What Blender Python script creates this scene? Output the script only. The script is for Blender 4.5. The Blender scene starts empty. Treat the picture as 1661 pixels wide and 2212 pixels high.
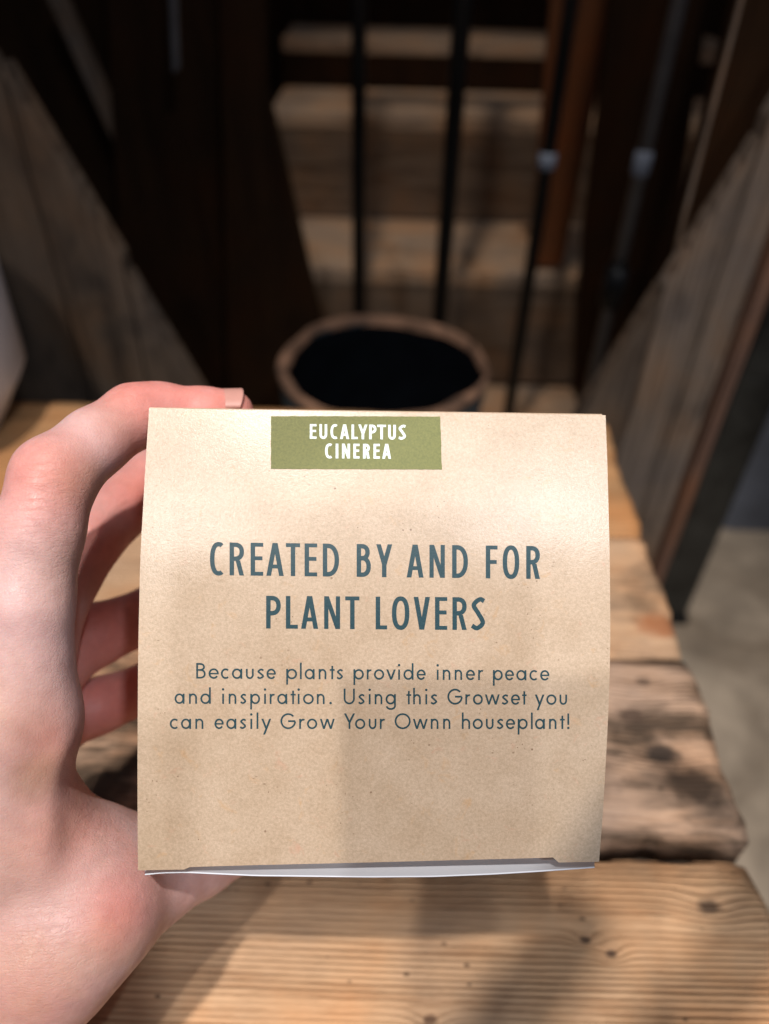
import bpy, bmesh, math, random
import numpy as np
from mathutils import Vector, Matrix

random.seed(7)
C = bpy.context.scene.collection
R = math.radians

# ------------------------------------------------------------------ camera
F, CX, CY = 1600.0, 830.5, 1106.0          # focal length and centre in the photograph's 1661 x 2212 units
PITCH, ROLL = R(40), R(1.66)
r0 = Vector((1, 0, 0)); u0 = Vector((0, math.sin(PITCH), math.cos(PITCH))); f0 = Vector((0, math.cos(PITCH), -math.sin(PITCH)))
rr = r0 * math.cos(ROLL) + u0 * math.sin(ROLL); uu = -r0 * math.sin(ROLL) + u0 * math.cos(ROLL)
CAM = Vector((0, 0, 0.73))
CM = Matrix(((rr.x, uu.x, -f0.x, CAM.x), (rr.y, uu.y, -f0.y, CAM.y), (rr.z, uu.z, -f0.z, CAM.z), (0, 0, 0, 1)))
cd = bpy.data.cameras.new('camera'); cam = bpy.data.objects.new('camera', cd); C.objects.link(cam)
cam.matrix_world = CM
cd.sensor_fit = 'HORIZONTAL'; cd.sensor_width = 36; cd.lens = F / 1661 * 36
cd.clip_start = 0.01; cd.clip_end = 50
cd.dof.use_dof = True; cd.dof.focus_distance = 0.171; cd.dof.aperture_fstop = 9.5
bpy.context.scene.camera = cam

def ray(px, py):
    d = Vector(((px - CX) / F, -(py - CY) / F, -1))
    return (CM.to_3x3() @ d)
def at_y(px, py, y):
    d = ray(px, py); return CAM + d * ((y - CAM.y) / d.y)
def at_z(px, py, z):
    d = ray(px, py); return CAM + d * ((z - CAM.z) / d.z)
def cs(px, py, d):
    return Vector(((px - CX) / F * d, -(py - CY) / F * d, -d))

# ------------------------------------------------------------------ world and lamps
w = bpy.data.worlds.new('World'); bpy.context.scene.world = w; w.use_nodes = True
w.node_tree.nodes['Background'].inputs[0].default_value = (0.75, 0.82, 1.0, 1)
w.node_tree.nodes['Background'].inputs[1].default_value = 0.10
vs = bpy.context.scene.view_settings
vs.view_transform = 'Standard'; vs.look = 'None'; vs.exposure = 0.0; vs.gamma = 1.0

def lamp(name, camloc, target, power, col, size, cone, blend=0.6):
    ld = bpy.data.lights.new(name, 'SPOT'); ld.energy = power; ld.color = col
    ld.shadow_soft_size = size; ld.spot_size = R(cone); ld.spot_blend = blend
    o = bpy.data.objects.new(name, ld); C.objects.link(o)
    p = CM @ Vector(camloc); t = Vector(target)
    o.location = p; o.rotation_euler = (t - p).to_track_quat('-Z', 'Y').to_euler()
    return o
LK = (-0.10, 1.15, 1.5)      # nearly overhead lamp that lights the bench
lamp('spot_lamp', LK, (0.05, 0.15, 0.45), 150, (1, 0.93, 0.86), 0.032, 35, 0.7)
lamp('spot_lamp', (-0.386, 0.46, 1.5), (0.0, 0.13, 0.62), 44, (1, 0.95, 0.90), 0.020, 20, 0.9)
lamp('spot_lamp', (-0.06, 0.13, 1.5), (0.0, 0.15, 0.66), 18, (0.90, 0.95, 1.0), 0.022, 26, 0.9)
lamp('spot_lamp', (0.62, 0.55, 1.5), (0.02, 0.16, 0.66), 44, (0.86, 0.92, 1.0), 0.045, 42, 0.9)
def lamp_at(name, p, t, power, col, size, cone, blend):
    o = lamp(name, (0, 0, 1), t, power, col, size, cone, blend)
    o.location = p; o.rotation_euler = (Vector(t) - Vector(p)).to_track_quat('-Z', 'Y').to_euler()
lamp_at('shelf_lamp', (-0.05, 0.45, 2.5), (0.12, 1.30, 0.35), 66, (1, 0.90, 0.80), 0.03, 26, 0.8)

# ------------------------------------------------------------------ helpers
def link(name, me, mat=None, parent=None, smooth=False):
    o = bpy.data.objects.new(name, me); C.objects.link(o)
    if mat is not None: me.materials.append(mat)
    if parent is not None: o.parent = parent
    if smooth:
        for p in me.polygons: p.use_smooth = True
    return o
def mesh(name, vs_, fs, mat=None, parent=None, smooth=False):
    me = bpy.data.meshes.new(name); me.from_pydata([tuple(v) for v in vs_], [], fs); me.update()
    return link(name, me, mat, parent, smooth)
def tag(o, label, cat, group=None):
    o['label'] = label; o['category'] = cat
    if group: o['group'] = group
    return o
def thing(name, label, cat, loc=(0, 0, 0), group=None):
    o = bpy.data.objects.new(name, None); C.objects.link(o); o.location = loc; o.empty_display_size = 0.05
    return tag(o, label, cat, group)
def bmobj(name, bm, mat, parent=None, bevel=0, smooth=False, seg=2):
    bmesh.ops.remove_doubles(bm, verts=bm.verts, dist=1e-6)
    if bevel:
        bmesh.ops.bevel(bm, geom=list(bm.edges), offset=bevel, segments=seg, affect='EDGES', profile=0.6)
    bmesh.ops.recalc_face_normals(bm, faces=bm.faces)
    me = bpy.data.meshes.new(name); bm.to_mesh(me); bm.free()
    return link(name, me, mat, parent, smooth)
def box(name, x, y, z, mat, parent=None, bevel=0.002, off=(0, 0, 0)):
    bm = bmesh.new()
    P = [bm.verts.new((a - off[0], b - off[1], c - off[2])) for c in z for b in y for a in x]
    for f in ((0, 1, 3, 2), (4, 6, 7, 5), (0, 4, 5, 1), (2, 3, 7, 6), (0, 2, 6, 4), (1, 5, 7, 3)):
        bm.faces.new([P[i] for i in f])
    return bmobj(name, bm, mat, parent, bevel)
def slab_y(name, xz, y0, y1, mat, parent=None, bevel=0.002, off=(0, 0, 0)):
    """polygon in the XZ plane given thickness from y0 to y1"""
    bm = bmesh.new()
    a = [bm.verts.new((p[0] - off[0], y0 - off[1], p[1] - off[2])) for p in xz]
    b = [bm.verts.new((p[0] - off[0], y1 - off[1], p[1] - off[2])) for p in xz]
    n = len(xz); bm.faces.new(a); bm.faces.new(b[::-1])
    for i in range(n): bm.faces.new((a[i], b[i], b[(i + 1) % n], a[(i + 1) % n]))
    return bmobj(name, bm, mat, parent, bevel)
def lathe(name, prof, mat, parent=None, seg=48, smooth=True, loc=(0, 0, 0)):
    v = []; f = []
    for r_, z_ in prof:
        for k in range(seg):
            a = 2 * math.pi * k / seg; v.append((r_ * math.cos(a) + loc[0], r_ * math.sin(a) + loc[1], z_ + loc[2]))
    for i in range(len(prof) - 1):
        for k in range(seg):
            k2 = (k + 1) % seg
            f.append((i * seg + k, i * seg + k2, (i + 1) * seg + k2, (i + 1) * seg + k))
    return mesh(name, v, f, mat, parent, smooth)

# ------------------------------------------------------------------ materials
class NT:
    def __init__(s, name):
        s.m = bpy.data.materials.new(name); s.m.use_nodes = True; s.t = s.m.node_tree
        s.b = s.t.nodes['Principled BSDF']
    def n(s, kind, **kw):
        nd = s.t.nodes.new(kind)
        for k, v in kw.items():
            if k in nd.inputs: nd.inputs[k].default_value = v
            else: setattr(nd, k, v)
        return nd
    def l(s, a, b): s.t.links.new(a, b)
    def coords(s, scale=(1, 1, 1), rot=(0, 0, 0), kind='Object', loc=(0, 0, 0)):
        tc = s.n('ShaderNodeTexCoord'); mp = s.n('ShaderNodeMapping')
        mp.inputs['Scale'].default_value = scale; mp.inputs['Rotation'].default_value = rot; mp.inputs['Location'].default_value = loc
        s.l(tc.outputs[kind], mp.inputs[0]); return mp.outputs[0]
    def noise(s, vec, scale, detail=4, rough=0.55, dist=0.0):
        nd = s.n('ShaderNodeTexNoise'); nd.inputs['Scale'].default_value = scale; nd.inputs['Detail'].default_value = detail
        nd.inputs['Roughness'].default_value = rough; nd.inputs['Distortion'].default_value = dist
        s.l(vec, nd.inputs['Vector']); return nd.outputs[0]
    def ramp(s, fac, stops):
        nd = s.n('ShaderNodeValToRGB'); e = nd.color_ramp.elements
        while len(e) < len(stops): e.new(0.5)
        for i, (p, c) in enumerate(stops):
            e[i].position = p; e[i].color = (*c, 1) if len(c) == 3 else c
        s.l(fac, nd.inputs[0]); return nd.outputs[0]
    def mix(s, fac, a, b, mode='MIX'):
        nd = s.n('ShaderNodeMix'); nd.data_type = 'RGBA'; nd.blend_type = mode
        for sock, v in ((nd.inputs[0], fac), (nd.inputs[6], a), (nd.inputs[7], b)):
            if isinstance(v, (int, float)): sock.default_value = v
            elif isinstance(v, tuple): sock.default_value = (*v, 1)
            else: s.l(v, sock)
        return nd.outputs[2]
    def math(s, op, a, b=0.0, c=None):
        nd = s.n('ShaderNodeMath'); nd.operation = op
        for i, v in enumerate((a, b) if c is None else (a, b, c)):
            if isinstance(v, (int, float)): nd.inputs[i].default_value = v
            else: s.l(v, nd.inputs[i])
        return nd.outputs[0]
    def bump(s, h, strength, dist, prev=None):
        nd = s.n('ShaderNodeBump'); nd.inputs['Strength'].default_value = strength; nd.inputs['Distance'].default_value = dist
        s.l(h, nd.inputs['Height'])
        if prev is not None: s.l(prev, nd.inputs['Normal'])
        return nd.outputs[0]
    def vor(s, vec, scale, feature='F1', rand=1.0):
        nd = s.n('ShaderNodeTexVoronoi'); nd.feature = feature; nd.inputs['Scale'].default_value = scale
        nd.inputs['Randomness'].default_value = rand
        s.l(vec, nd.inputs['Vector']); return nd

def wood(name, light, dark, axis='X', stain=0.0, knot_at=(), stain_col=(0.03, 0.018, 0.01), ring=1.0, rough=0.65, bumpd=0.0012, seed=0.0, contrast=1.0, knots=False, spec=0.3, lines=0.7):
    s = NT(name)
    st = {'X': (1, 14, 14), 'Y': (14, 1, 14), 'Z': (14, 14, 1)}[axis]
    loc = (seed, seed * 1.7, seed * 0.6)
    v0 = s.coords((1, 1, 1), loc=loc)
    v1 = s.coords(st, loc=loc)
    warp = s.noise(v0, 9, 2)
    g1 = s.noise(v1, 9 * ring, 3, 0.5, 0.35)
    g2 = s.noise(v1, 42 * ring, 3, 0.6)
    g3 = s.noise(s.coords(tuple(a * 3 for a in st), loc=loc), 70, 2, 0.6)
    # growth rings: sine of the slow coordinate across the grain
    sep = s.n('ShaderNodeSeparateXYZ'); s.l(v0, sep.inputs[0])
    across = sep.outputs[{'X': 1, 'Y': 0, 'Z': 0}[axis]]
    ph = s.math('ADD', s.math('MULTIPLY', across, 2600 * ring), s.math('MULTIPLY', s.noise(s.coords({'X': (0.6, 5, 5), 'Y': (5, 0.6, 5), 'Z': (5, 5, 0.6)}[axis], loc=loc), 4, 2), 30))
    kmask = None
    for (kx, ky, kr, kc) in knot_at:
        dn = s.n('ShaderNodeVectorMath'); dn.operation = 'DISTANCE'
        s.l(s.coords((1, 1.5, 0.0), loc=(0, 0, 0)), dn.inputs[0]); dn.inputs[1].default_value = (kx, ky * 1.5, 0)
        dd = s.math('MULTIPLY_ADD', s.math('SUBTRACT', s.noise(s.coords(), 160, 3, 0.6), 0.5), kr * 1.3, dn.outputs['Value'])
        ph = s.math('ADD', ph, s.math('MULTIPLY', s.math('EXPONENT', s.math('MULTIPLY', s.math('POWER', s.math('DIVIDE', dn.outputs['Value'], kr * 2.6), 2.0), -1.0)), 9.0))
        km = s.ramp(s.math('DIVIDE', dd, kr * 2), [(0.30, (1, 1, 1)), (0.62, (0, 0, 0))])
        kmask = (kmask or []) + [(km, kc)]
    rings = s.math('MULTIPLY_ADD', s.math('SINE', ph), 0.5, 0.5)
    ringm = s.math('MULTIPLY', rings, s.math('MULTIPLY_ADD', g1, 1.2, -0.1))
    f = s.math('ADD', s.math('MULTIPLY', g2, 0.42), s.math('ADD', s.math('MULTIPLY', g1, 0.50), s.math('MULTIPLY', g3, 0.08)))
    pulse = s.math('MULTIPLY', s.math('POWER', rings, 3.0), s.ramp(s.noise(s.coords(tuple(a * 0.35 for a in st), loc=(loc[0] + 3, 1, 2)), 9, 3), [(0.34, (0.12,) * 3), (0.62, (1, 1, 1))]))
    c0 = 0.5
    col = s.ramp(f, [(max(0, c0 - 0.20 / contrast), dark), (c0, tuple((a + b * 2) / 3 for a, b in zip(dark, light))), (min(1, c0 + 0.22 / contrast), light)])
    tint = s.ramp(s.noise(v0, 12, 4), [(0.35, (0.80, 0.82, 0.88)), (0.5, (1.0, 0.96, 0.93)), (0.65, (1.16, 0.94, 0.76))])
    col = s.mix(1.0, col, tint, 'MULTIPLY')
    col = s.mix(s.math('MULTIPLY', pulse, lines), col, (0.60, 0.52, 0.46), 'MULTIPLY')
    if stain:
        sm = s.ramp(s.math('ADD', s.noise(s.coords((1, 2.6, 2.6) if axis == 'X' else (2.6, 2.6, 1), loc=loc), 11, 6, 0.62, 0.5), s.math('MULTIPLY', s.math('SUBTRACT', g2, 0.5), 0.35)),
                    [(0.64 - 0.22 * stain, (0, 0, 0)), (0.76 - 0.18 * stain, (1, 1, 1))])
        col = s.mix(s.math('MULTIPLY', sm, min(0.9, 0.35 + stain * 0.6)), col, stain_col)
        sp = s.vor(s.coords((1, 1.8, 1), loc=loc), 95)
        spk = s.ramp(s.math('ADD', sp.outputs['Distance'], s.math('MULTIPLY', s.noise(v0, 30, 2), 0.5)), [(0.27, (1, 1, 1)), (0.32, (0, 0, 0))])
        col = s.mix(s.math('MULTIPLY', spk, 0.8), col, stain_col)
    for km, kc in (kmask or []): col = s.mix(s.math('MULTIPLY', km, 0.85), col, kc)
    s.l(col, s.b.inputs['Base Color'])
    s.b.inputs['Roughness'].default_value = rough
    s.b.inputs['Specular IOR Level'].default_value = spec
    h = s.math('ADD', s.math('MULTIPLY', s.math('SUBTRACT', 1.0, pulse), 0.9), s.math('ADD', s.math('MULTIPLY', g2, 0.5), s.math('MULTIPLY', g3, 0.35)))
    s.l(s.bump(h, 0.75, bumpd), s.b.inputs['Normal'])
    return s.m

def plain(name, col, rough=0.5, metal=0.0, vary=0.15, scale=30, bumpd=0.0, spec=0.5):
    s = NT(name); s.b.inputs['Specular IOR Level'].default_value = spec
    v = s.coords()
    n = s.noise(v, scale, 4)
    c = s.mix(1.0, col, s.ramp(n, [(0.3, (1 - vary,) * 3), (0.7, (1 + vary,) * 3)]), 'MULTIPLY')
    s.l(c, s.b.inputs['Base Color']); s.b.inputs['Roughness'].default_value = rough; s.b.inputs['Metallic'].default_value = metal
    if bumpd: s.l(s.bump(s.noise(v, scale * 4, 3), 0.6, bumpd), s.b.inputs['Normal'])
    return s.m

def kraft_material():
    s = NT('kraft_card')
    v = s.coords()
    n1 = s.noise(v, 70, 5, 0.6)
    n2 = s.noise(v, 1500, 3, 0.7)
    n3 = s.noise(v, 3600, 2, 0.7)
    base = s.ramp(n1, [(0.32, (0.515, 0.375, 0.258)), (0.5, (0.56, 0.418, 0.298)), (0.7, (0.60, 0.455, 0.333))])
    base = s.mix(1.0, base, s.ramp(n2, [(0.3, (0.84, 0.83, 0.80)), (0.7, (1.11, 1.11, 1.12))]), 'MULTIPLY')
    base = s.mix(1.0, base, s.ramp(n3, [(0.3, (0.93, 0.93, 0.92)), (0.7, (1.06, 1.06, 1.07))]), 'MULTIPLY')
    # ochre and pink fibre flecks
    om = s.ramp(s.noise(v, 210, 5, 0.65, 0.8), [(0.60, (0, 0, 0)), (0.74, (1, 1, 1))])
    base = s.mix(s.math('MULTIPLY', om, 0.42), base, (0.60, 0.34, 0.15))
    pm = s.ramp(s.noise(s.coords(loc=(3, 1, 2)), 260, 4, 0.65, 0.8), [(0.63, (0, 0, 0)), (0.76, (1, 1, 1))])
    base = s.mix(s.math('MULTIPLY', pm, 0.40), base, (0.62, 0.30, 0.20))
    # dark specks, some stretched like fibres
    for (sc, stretch, thr, lo, seed) in ((430, (1, 1, 1), 0.17, 0.62, 0), (300, (1, 3.6, 1), 0.14, 0.64, 5), (330, (3.2, 1, 1), 0.12, 0.65, 9), (800, (1, 1, 1), 0.16, 0.60, 4)):
        vv = s.coords(stretch, rot=(0, 0, 0.5 + seed), loc=(seed, seed, seed * 0.3))
        vo = s.vor(vv, sc)
        m = s.ramp(s.math('ADD', vo.outputs['Distance'], s.math('MULTIPLY', n2, 0.06)), [(thr - 0.05, (1, 1, 1)), (thr + 0.01, (0, 0, 0))])
        gate = s.ramp(s.noise(s.coords(loc=(seed + 2, 1, 0)), 95, 2), [(lo, (0, 0, 0)), (lo + 0.05, (1, 1, 1))])
        base = s.mix(s.math('MULTIPLY', s.math('MULTIPLY', m, gate), 0.85), base, (0.17, 0.09, 0.045))
    s.l(base, s.b.inputs['Base Color'])
    s.b.inputs['Roughness'].default_value = 0.45
    s.b.inputs['Specular IOR Level'].default_value = 0.4
    s.b.inputs['Coat Weight'].default_value = 0.62; s.b.inputs['Coat Roughness'].default_value = 0.23; s.b.inputs['Coat IOR'].default_value = 1.5
    h = s.math('ADD', s.math('MULTIPLY', n2, 0.7), s.math('MULTIPLY', n3, 0.5))
    bn = s.bump(h, 0.5, 0.00013); s.l(bn, s.b.inputs['Normal']); s.l(s.bump(h, 0.5, 0.00009), s.b.inputs['Coat Normal'])
    return s.m

def print_material(name, col, rough=0.45):
    s = NT(name); v = s.coords()
    n = s.noise(v, 1800, 3, 0.7)
    c = s.mix(1.0, col, s.ramp(n, [(0.3, (0.82, 0.85, 0.85)), (0.7, (1.20, 1.16, 1.14))]), 'MULTIPLY')
    s.l(c, s.b.inputs['Base Color']); s.b.inputs['Roughness'].default_value = rough
    s.b.inputs['Specular IOR Level'].default_value = 0.35
    s.l(s.bump(n, 0.4, 0.00015), s.b.inputs['Normal'])
    return s.m

def skin_material():
    s = NT('skin')
    at = s.n('ShaderNodeAttribute'); at.attribute_name = 'flush'
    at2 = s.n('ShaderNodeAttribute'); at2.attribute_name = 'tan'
    v = s.coords()
    n1 = s.noise(v, 45, 4, 0.6); n2 = s.noise(v, 260, 4, 0.6)
    base = s.ramp(n1, [(0.3, (0.63, 0.395, 0.375)), (0.7, (0.73, 0.50, 0.48))])
    base = s.mix(s.ramp(s.noise(s.coords(loc=(4, 4, 1)), 30, 3), [(0.5, (0, 0, 0)), (0.72, (0.5, 0.5, 0.5))]), base, (0.74, 0.33, 0.26))
    base = s.mix(s.ramp(s.noise(s.coords(loc=(7, 2, 1)), 34, 3), [(0.55, (0, 0, 0)), (0.75, (0.45, 0.45, 0.45))]), base, (0.66, 0.44, 0.27))
    base = s.mix(s.math('MULTIPLY', at.outputs['Fac'], 0.85), base, (0.72, 0.20, 0.155))
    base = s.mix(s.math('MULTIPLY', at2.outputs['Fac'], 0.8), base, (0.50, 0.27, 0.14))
    base = s.mix(1.0, base, s.ramp(n2, [(0.3, (0.93, 0.90, 0.90)), (0.7, (1.06, 1.06, 1.06))]), 'MULTIPLY')
    frk = s.ramp(s.vor(s.coords(loc=(1, 2, 3)), 90).outputs['Distance'], [(0.018, (1, 1, 1)), (0.026, (0, 0, 0))])
    base = s.mix(s.math('MULTIPLY', frk, 0.45), base, (0.25, 0.10, 0.07))
    s.l(base, s.b.inputs['Base Color'])
    s.l(s.ramp(s.noise(v, 400, 3), [(0.35, (0.36,) * 3), (0.65, (0.56,) * 3)]), s.b.inputs['Roughness'])
    s.b.inputs['Specular IOR Level'].default_value = 0.45
    s.b.inputs['Subsurface Weight'].default_value = 0.22
    s.b.inputs['Subsurface Radius'].default_value = (1.0, 0.32, 0.18)
    s.b.inputs['Subsurface Scale'].default_value = 0.004
    vo = s.vor(v, 1100, 'DISTANCE_TO_EDGE')
    lines = s.ramp(vo.outputs['Distance'], [(0.0, (0, 0, 0)), (0.12, (1, 1, 1))])
    cr = s.n('ShaderNodeAttribute'); cr.attribute_name = 'crease'
    wr = s.noise(s.coords((1.0, 4.5, 1.5), rot=(0, 0, R(12))), 170, 4, 0.6, 0.6)
    ridge = s.math('ABSOLUTE', s.math('SUBTRACT', wr, 0.5))
    ridge = s.ramp(ridge, [(0.0, (0, 0, 0)), (0.05, (1, 1, 1))])
    cre = s.math('MULTIPLY', s.math('SUBTRACT', ridge, 1.0), s.math('MULTIPLY_ADD', cr.outputs['Fac'], 1.0, 0.05))
    b1 = s.bump(lines, 0.28, 0.00012)
    b2 = s.bump(n2, 0.25, 0.0006, b1)
    b3 = s.bump(cre, 0.38, 0.00024, b2)
    s.l(b3, s.b.inputs['Normal'])
    return s.m

M = {}
def kn(px, py, r_, c):
    p = at_z(px, py, 0.45); return (p.x, p.y - 0.25, r_, c)
M['kraft'] = kraft_material()
M['ink'] = print_material('teal_ink', (0.018, 0.058, 0.075))
M['green'] = print_material('olive_label', (0.185, 0.192, 0.058), 0.55)
M['white_ink'] = print_material('white_ink', (0.82, 0.92, 0.90))
M['white_card'] = plain('white_card', (0.70, 0.74, 0.82), 0.5, vary=0.03)
M['skin'] = skin_material()
M['nail'] = plain('nail', (0.60, 0.30, 0.25), 0.3, vary=0.06, scale=200)
M['table0'] = wood('plank_tan', (0.55, 0.315, 0.15), (0.32, 0.17, 0.075), 'X', stain=0.15, seed=1.3, knots=True)
M['table1'] = wood('plank_pale', (0.68, 0.45, 0.28), (0.42, 0.25, 0.14), 'X', stain=0.35, seed=4.1, knot_at=(kn(1425, 1348, 0.012, (0.36, 0.13, 0.05)),))
M['table2'] = wood('plank_grey', (0.70, 0.475, 0.33), (0.38, 0.235, 0.145), 'X', stain=0.95, stain_col=(0.045, 0.028, 0.016), seed=7.7, contrast=1.3, knot_at=(kn(1390, 1475, 0.004, (0.10, 0.06, 0.04)), kn(1360, 1550, 0.0055, (0.10, 0.06, 0.04)), kn(1430, 1630, 0.007, (0.03, 0.022, 0.018)), kn(1500, 1700, 0.012, (0.07, 0.042, 0.026))))  # real stains, made heavier to paint in the shadow on this board
M['table3'] = wood('plank_honey', (0.74, 0.485, 0.29), (0.46, 0.265, 0.14), 'X', stain=0.16, stain_col=(0.10, 0.055, 0.03), seed=11.2, bumpd=0.0017, contrast=1.25, knot_at=(kn(1538, 1952, 0.0042, (0.05, 0.03, 0.02)), kn(1268, 2025, 0.002, (0.07, 0.04, 0.03)), kn(1322, 2055, 0.002, (0.07, 0.04, 0.03)), kn(930, 2200, 0.0025, (0.12, 0.06, 0.035)), kn(300, 1990, 0.003, (0.14, 0.07, 0.04))))
M['end'] = plain('worn_dark_wood', (0.05, 0.032, 0.02), 0.8, vary=0.4, scale=60, bumpd=0.002)
M['grey_wood'] = wood('weathered_brown_wood', (0.115, 0.083, 0.060), (0.042, 0.030, 0.022), 'Z', stain=0.55, stain_col=(0.02, 0.014, 0.011), seed=2.2, ring=0.35, contrast=1.4)
M['grey_wood2'] = wood('weathered_grey_wood', (0.19, 0.148, 0.118), (0.075, 0.056, 0.042), 'Z', stain=0.5, stain_col=(0.035, 0.025, 0.02), seed=5.2, ring=0.35, contrast=1.4)
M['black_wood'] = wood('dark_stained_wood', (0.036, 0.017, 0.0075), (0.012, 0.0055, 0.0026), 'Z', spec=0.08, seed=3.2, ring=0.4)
M['orange_wood'] = wood('orange_pine', (0.21, 0.072, 0.022), (0.09, 0.032, 0.012), 'Z', seed=6.2, ring=0.4)
M['pink_wood'] = wood('raw_edge_wood', (0.20, 0.11, 0.075), (0.10, 0.055, 0.035), 'Z', seed=6.9, ring=0.4)
M['step_wood'] = wood('step_wood', (0.52, 0.37, 0.25), (0.30, 0.20, 0.13), 'X', stain=0.35, seed=8.2, ring=0.4)  # treads paler than the uprights: light from above put into the colour
M['riser_wood'] = wood('riser_wood', (0.21, 0.145, 0.097), (0.11, 0.072, 0.046), 'X', stain=0.35, seed=9.2, ring=0.4)  # darker copy for the upright faces, their shade put into the colour
M['black_metal'] = plain('black_metal', (0.012, 0.012, 0.013), 0.38, 0.4, vary=0.3)
M['grey_metal'] = plain('grey_metal', (0.16, 0.16, 0.17), 0.4, 0.6, vary=0.2)
M['joint'] = plain('dull_nickel', (0.26, 0.29, 0.36), 0.4, vary=0.1)
M['clay'] = plain('terracotta', (0.20, 0.105, 0.062), 0.85, vary=0.7, scale=28, bumpd=0.001)
M['pot_glaze'] = plain('dark_glaze', (0.045, 0.055, 0.06), 0.55, vary=0.6, scale=25)
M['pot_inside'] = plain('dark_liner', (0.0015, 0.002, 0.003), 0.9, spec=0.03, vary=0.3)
M['ceramic'] = plain('white_ceramic', (0.50, 0.54, 0.62), 0.35, vary=0.04)
M['teal'] = plain('worn_teal_paint', (0.017, 0.017, 0.015), 0.45, vary=0.8, scale=22, bumpd=0.002)
M['plastic'] = plain('bluegrey_plastic', (0.13, 0.145, 0.18), 0.5, vary=0.3, scale=12)
M['phone'] = plain('phone_black', (0.02, 0.02, 0.022), 0.3, vary=0.05)
M['glass'] = plain('phone_screen', (0.01, 0.01, 0.012), 0.08, vary=0.05)

def floor_material():
    s = NT('concrete_floor'); v = s.coords()
    c = s.ramp(s.noise(v, 5.5, 6, 0.65, 0.8), [(0.3, (0.19, 0.142, 0.098)), (0.45, (0.31, 0.245, 0.18)), (0.6, (0.42, 0.335, 0.25))])
    c = s.mix(1.0, c, s.ramp(s.noise(v, 40, 4), [(0.3, (0.85,) * 3), (0.7, (1.12,) * 3)]), 'MULTIPLY')
    m = s.ramp(s.vor(v, 7).outputs['Distance'], [(0.07, (1, 1, 1)), (0.11, (0, 0, 0))])
    c = s.mix(s.math('MULTIPLY', m, 0.6), c, (0.08, 0.06, 0.045))
    s.l(c, s.b.inputs['Base Color']); s.b.inputs['Roughness'].default_value = 0.8
    s.l(s.bump(s.noise(v, 60, 5), 0.5, 0.002), s.b.inputs['Normal'])
    return s.m

# ------------------------------------------------------------------ setting
fl = mesh('floor', [(-4, -3, 0), (4, -3, 0), (4, 5, 0), (-4, 5, 0)], [(0, 1, 2, 3)], floor_material()); fl['kind'] = 'structure'
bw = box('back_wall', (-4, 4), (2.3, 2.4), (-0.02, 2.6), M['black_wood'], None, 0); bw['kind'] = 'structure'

# ------------------------------------------------------------------ bench of reclaimed boards
SEAT = 0.45
bench = thing('wooden_bench', 'weathered plank bench seat of reclaimed pine boards under the hand and carton', 'bench', (0, 0.25, 0))
boff = (0, 0.25, 0)
def plank(y_near_px, y_far_px, xr_near, xr_far, mat, rag_near=0.0, rag_far=0.0, dz=0.0, th=0.026, seed=0):
    """one board of the seat; its outline follows measured points on the seat plane"""
    rnd = random.Random(seed)
    y0 = y_near_px; y1 = y_far_px
    nx, ny = 110, 12
    xl = -0.42 + rnd.uniform(-0.006, 0.006)
    top = []
    ph = [rnd.uniform(0, 6.28) for _ in range(12)]
    def wob(x, k, amp):
        return amp * (0.5 * math.sin(x * 38 + ph[k]) + 0.3 * math.sin(x * 97 + ph[k + 1]) + 0.25 * math.sin(x * 213 + ph[k + 2]) + 0.2 * math.sin(x * 431 + ph[k + 3]))
    grid = []
    for j in range(ny + 1):
        v = j / ny
        for i in range(nx + 1):
            u = i / nx
            xr = xr_near + (xr_far - xr_near) * v + 0.0012 * math.sin(v * 9 + ph[8]) + 0.0006 * math.sin(v * 31 + ph[9])
            x = xl + (xr - xl) * u
            ya = y0 + wob(x, 0, rag_near + 0.0007); yb = y1 + wob(x, 4, rag_far + 0.0007)
            y = ya + (yb - ya) * v
            # rounded, worn edges
            e = min(v, 1 - v) * (y1 - y0); ex = min(u, 1 - u) * (xr - xl)
            z = SEAT + dz
            z -= 0.0022 * max(0, 1 - e / 0.004) ** 2 + 0.0018 * max(0, 1 - ex / 0.004) ** 2
            z -= 0.004 * max(0, wob(x, 2, 1)) * max(0, 1 - e / 0.012) * (1 if (rag_near if v < 0.5 else rag_far) > 0.001 else 0.15)
            z += 0.0006 * math.sin(x * 9 + ph[10]) + 0.0008 * math.cos((v - 0.5) * 3 + ph[11])
            grid.append((x, y - boff[1], z))
    N = (nx + 1) * (ny + 1)
    bot = [(x, y, SEAT - th) for (x, y, z) in grid]
    V = grid + bot; Fc = []
    idx = lambda i, j: j * (nx + 1) + i
    for j in range(ny):
        for i in range(nx):
            Fc.append((idx(i, j), idx(i + 1, j), idx(i + 1, j + 1), idx(i, j + 1)))
    per = [idx(i, 0) for i in range(nx + 1)] + [idx(nx, j) for j in range(1, ny + 1)] + [idx(i, ny) for i in range(nx - 1, -1, -1)] + [idx(0, j) for j in range(ny - 1, 0, -1)]
    for a, b in zip(per, per[1:] + per[:1]): Fc.append((b, a, a + N, b + N))
    Fc.append(tuple(p + N for p in per[::-1]))
    return mesh('plank', V, Fc, mat, bench, True)
def Y(px, py): return at_z(px, py, SEAT).y
def X(px, py): return at_z(px, py, SEAT).x
far = Y(150, 868)
plank(Y(1350, 1146), far, X(1388, 1146), X(1300, 890), M['table0'], seed=1)
plank(Y(1400, 1408), Y(1350, 1152), X(1480, 1408), X(1392, 1152), M['table1'], dz=-0.001, seed=2)
plank(Y(1450, 1800), Y(1400, 1420), X(1616, 1800), X(1484, 1420), M['table2'], rag_near=0.0016, dz=0.001, seed=3)
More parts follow.
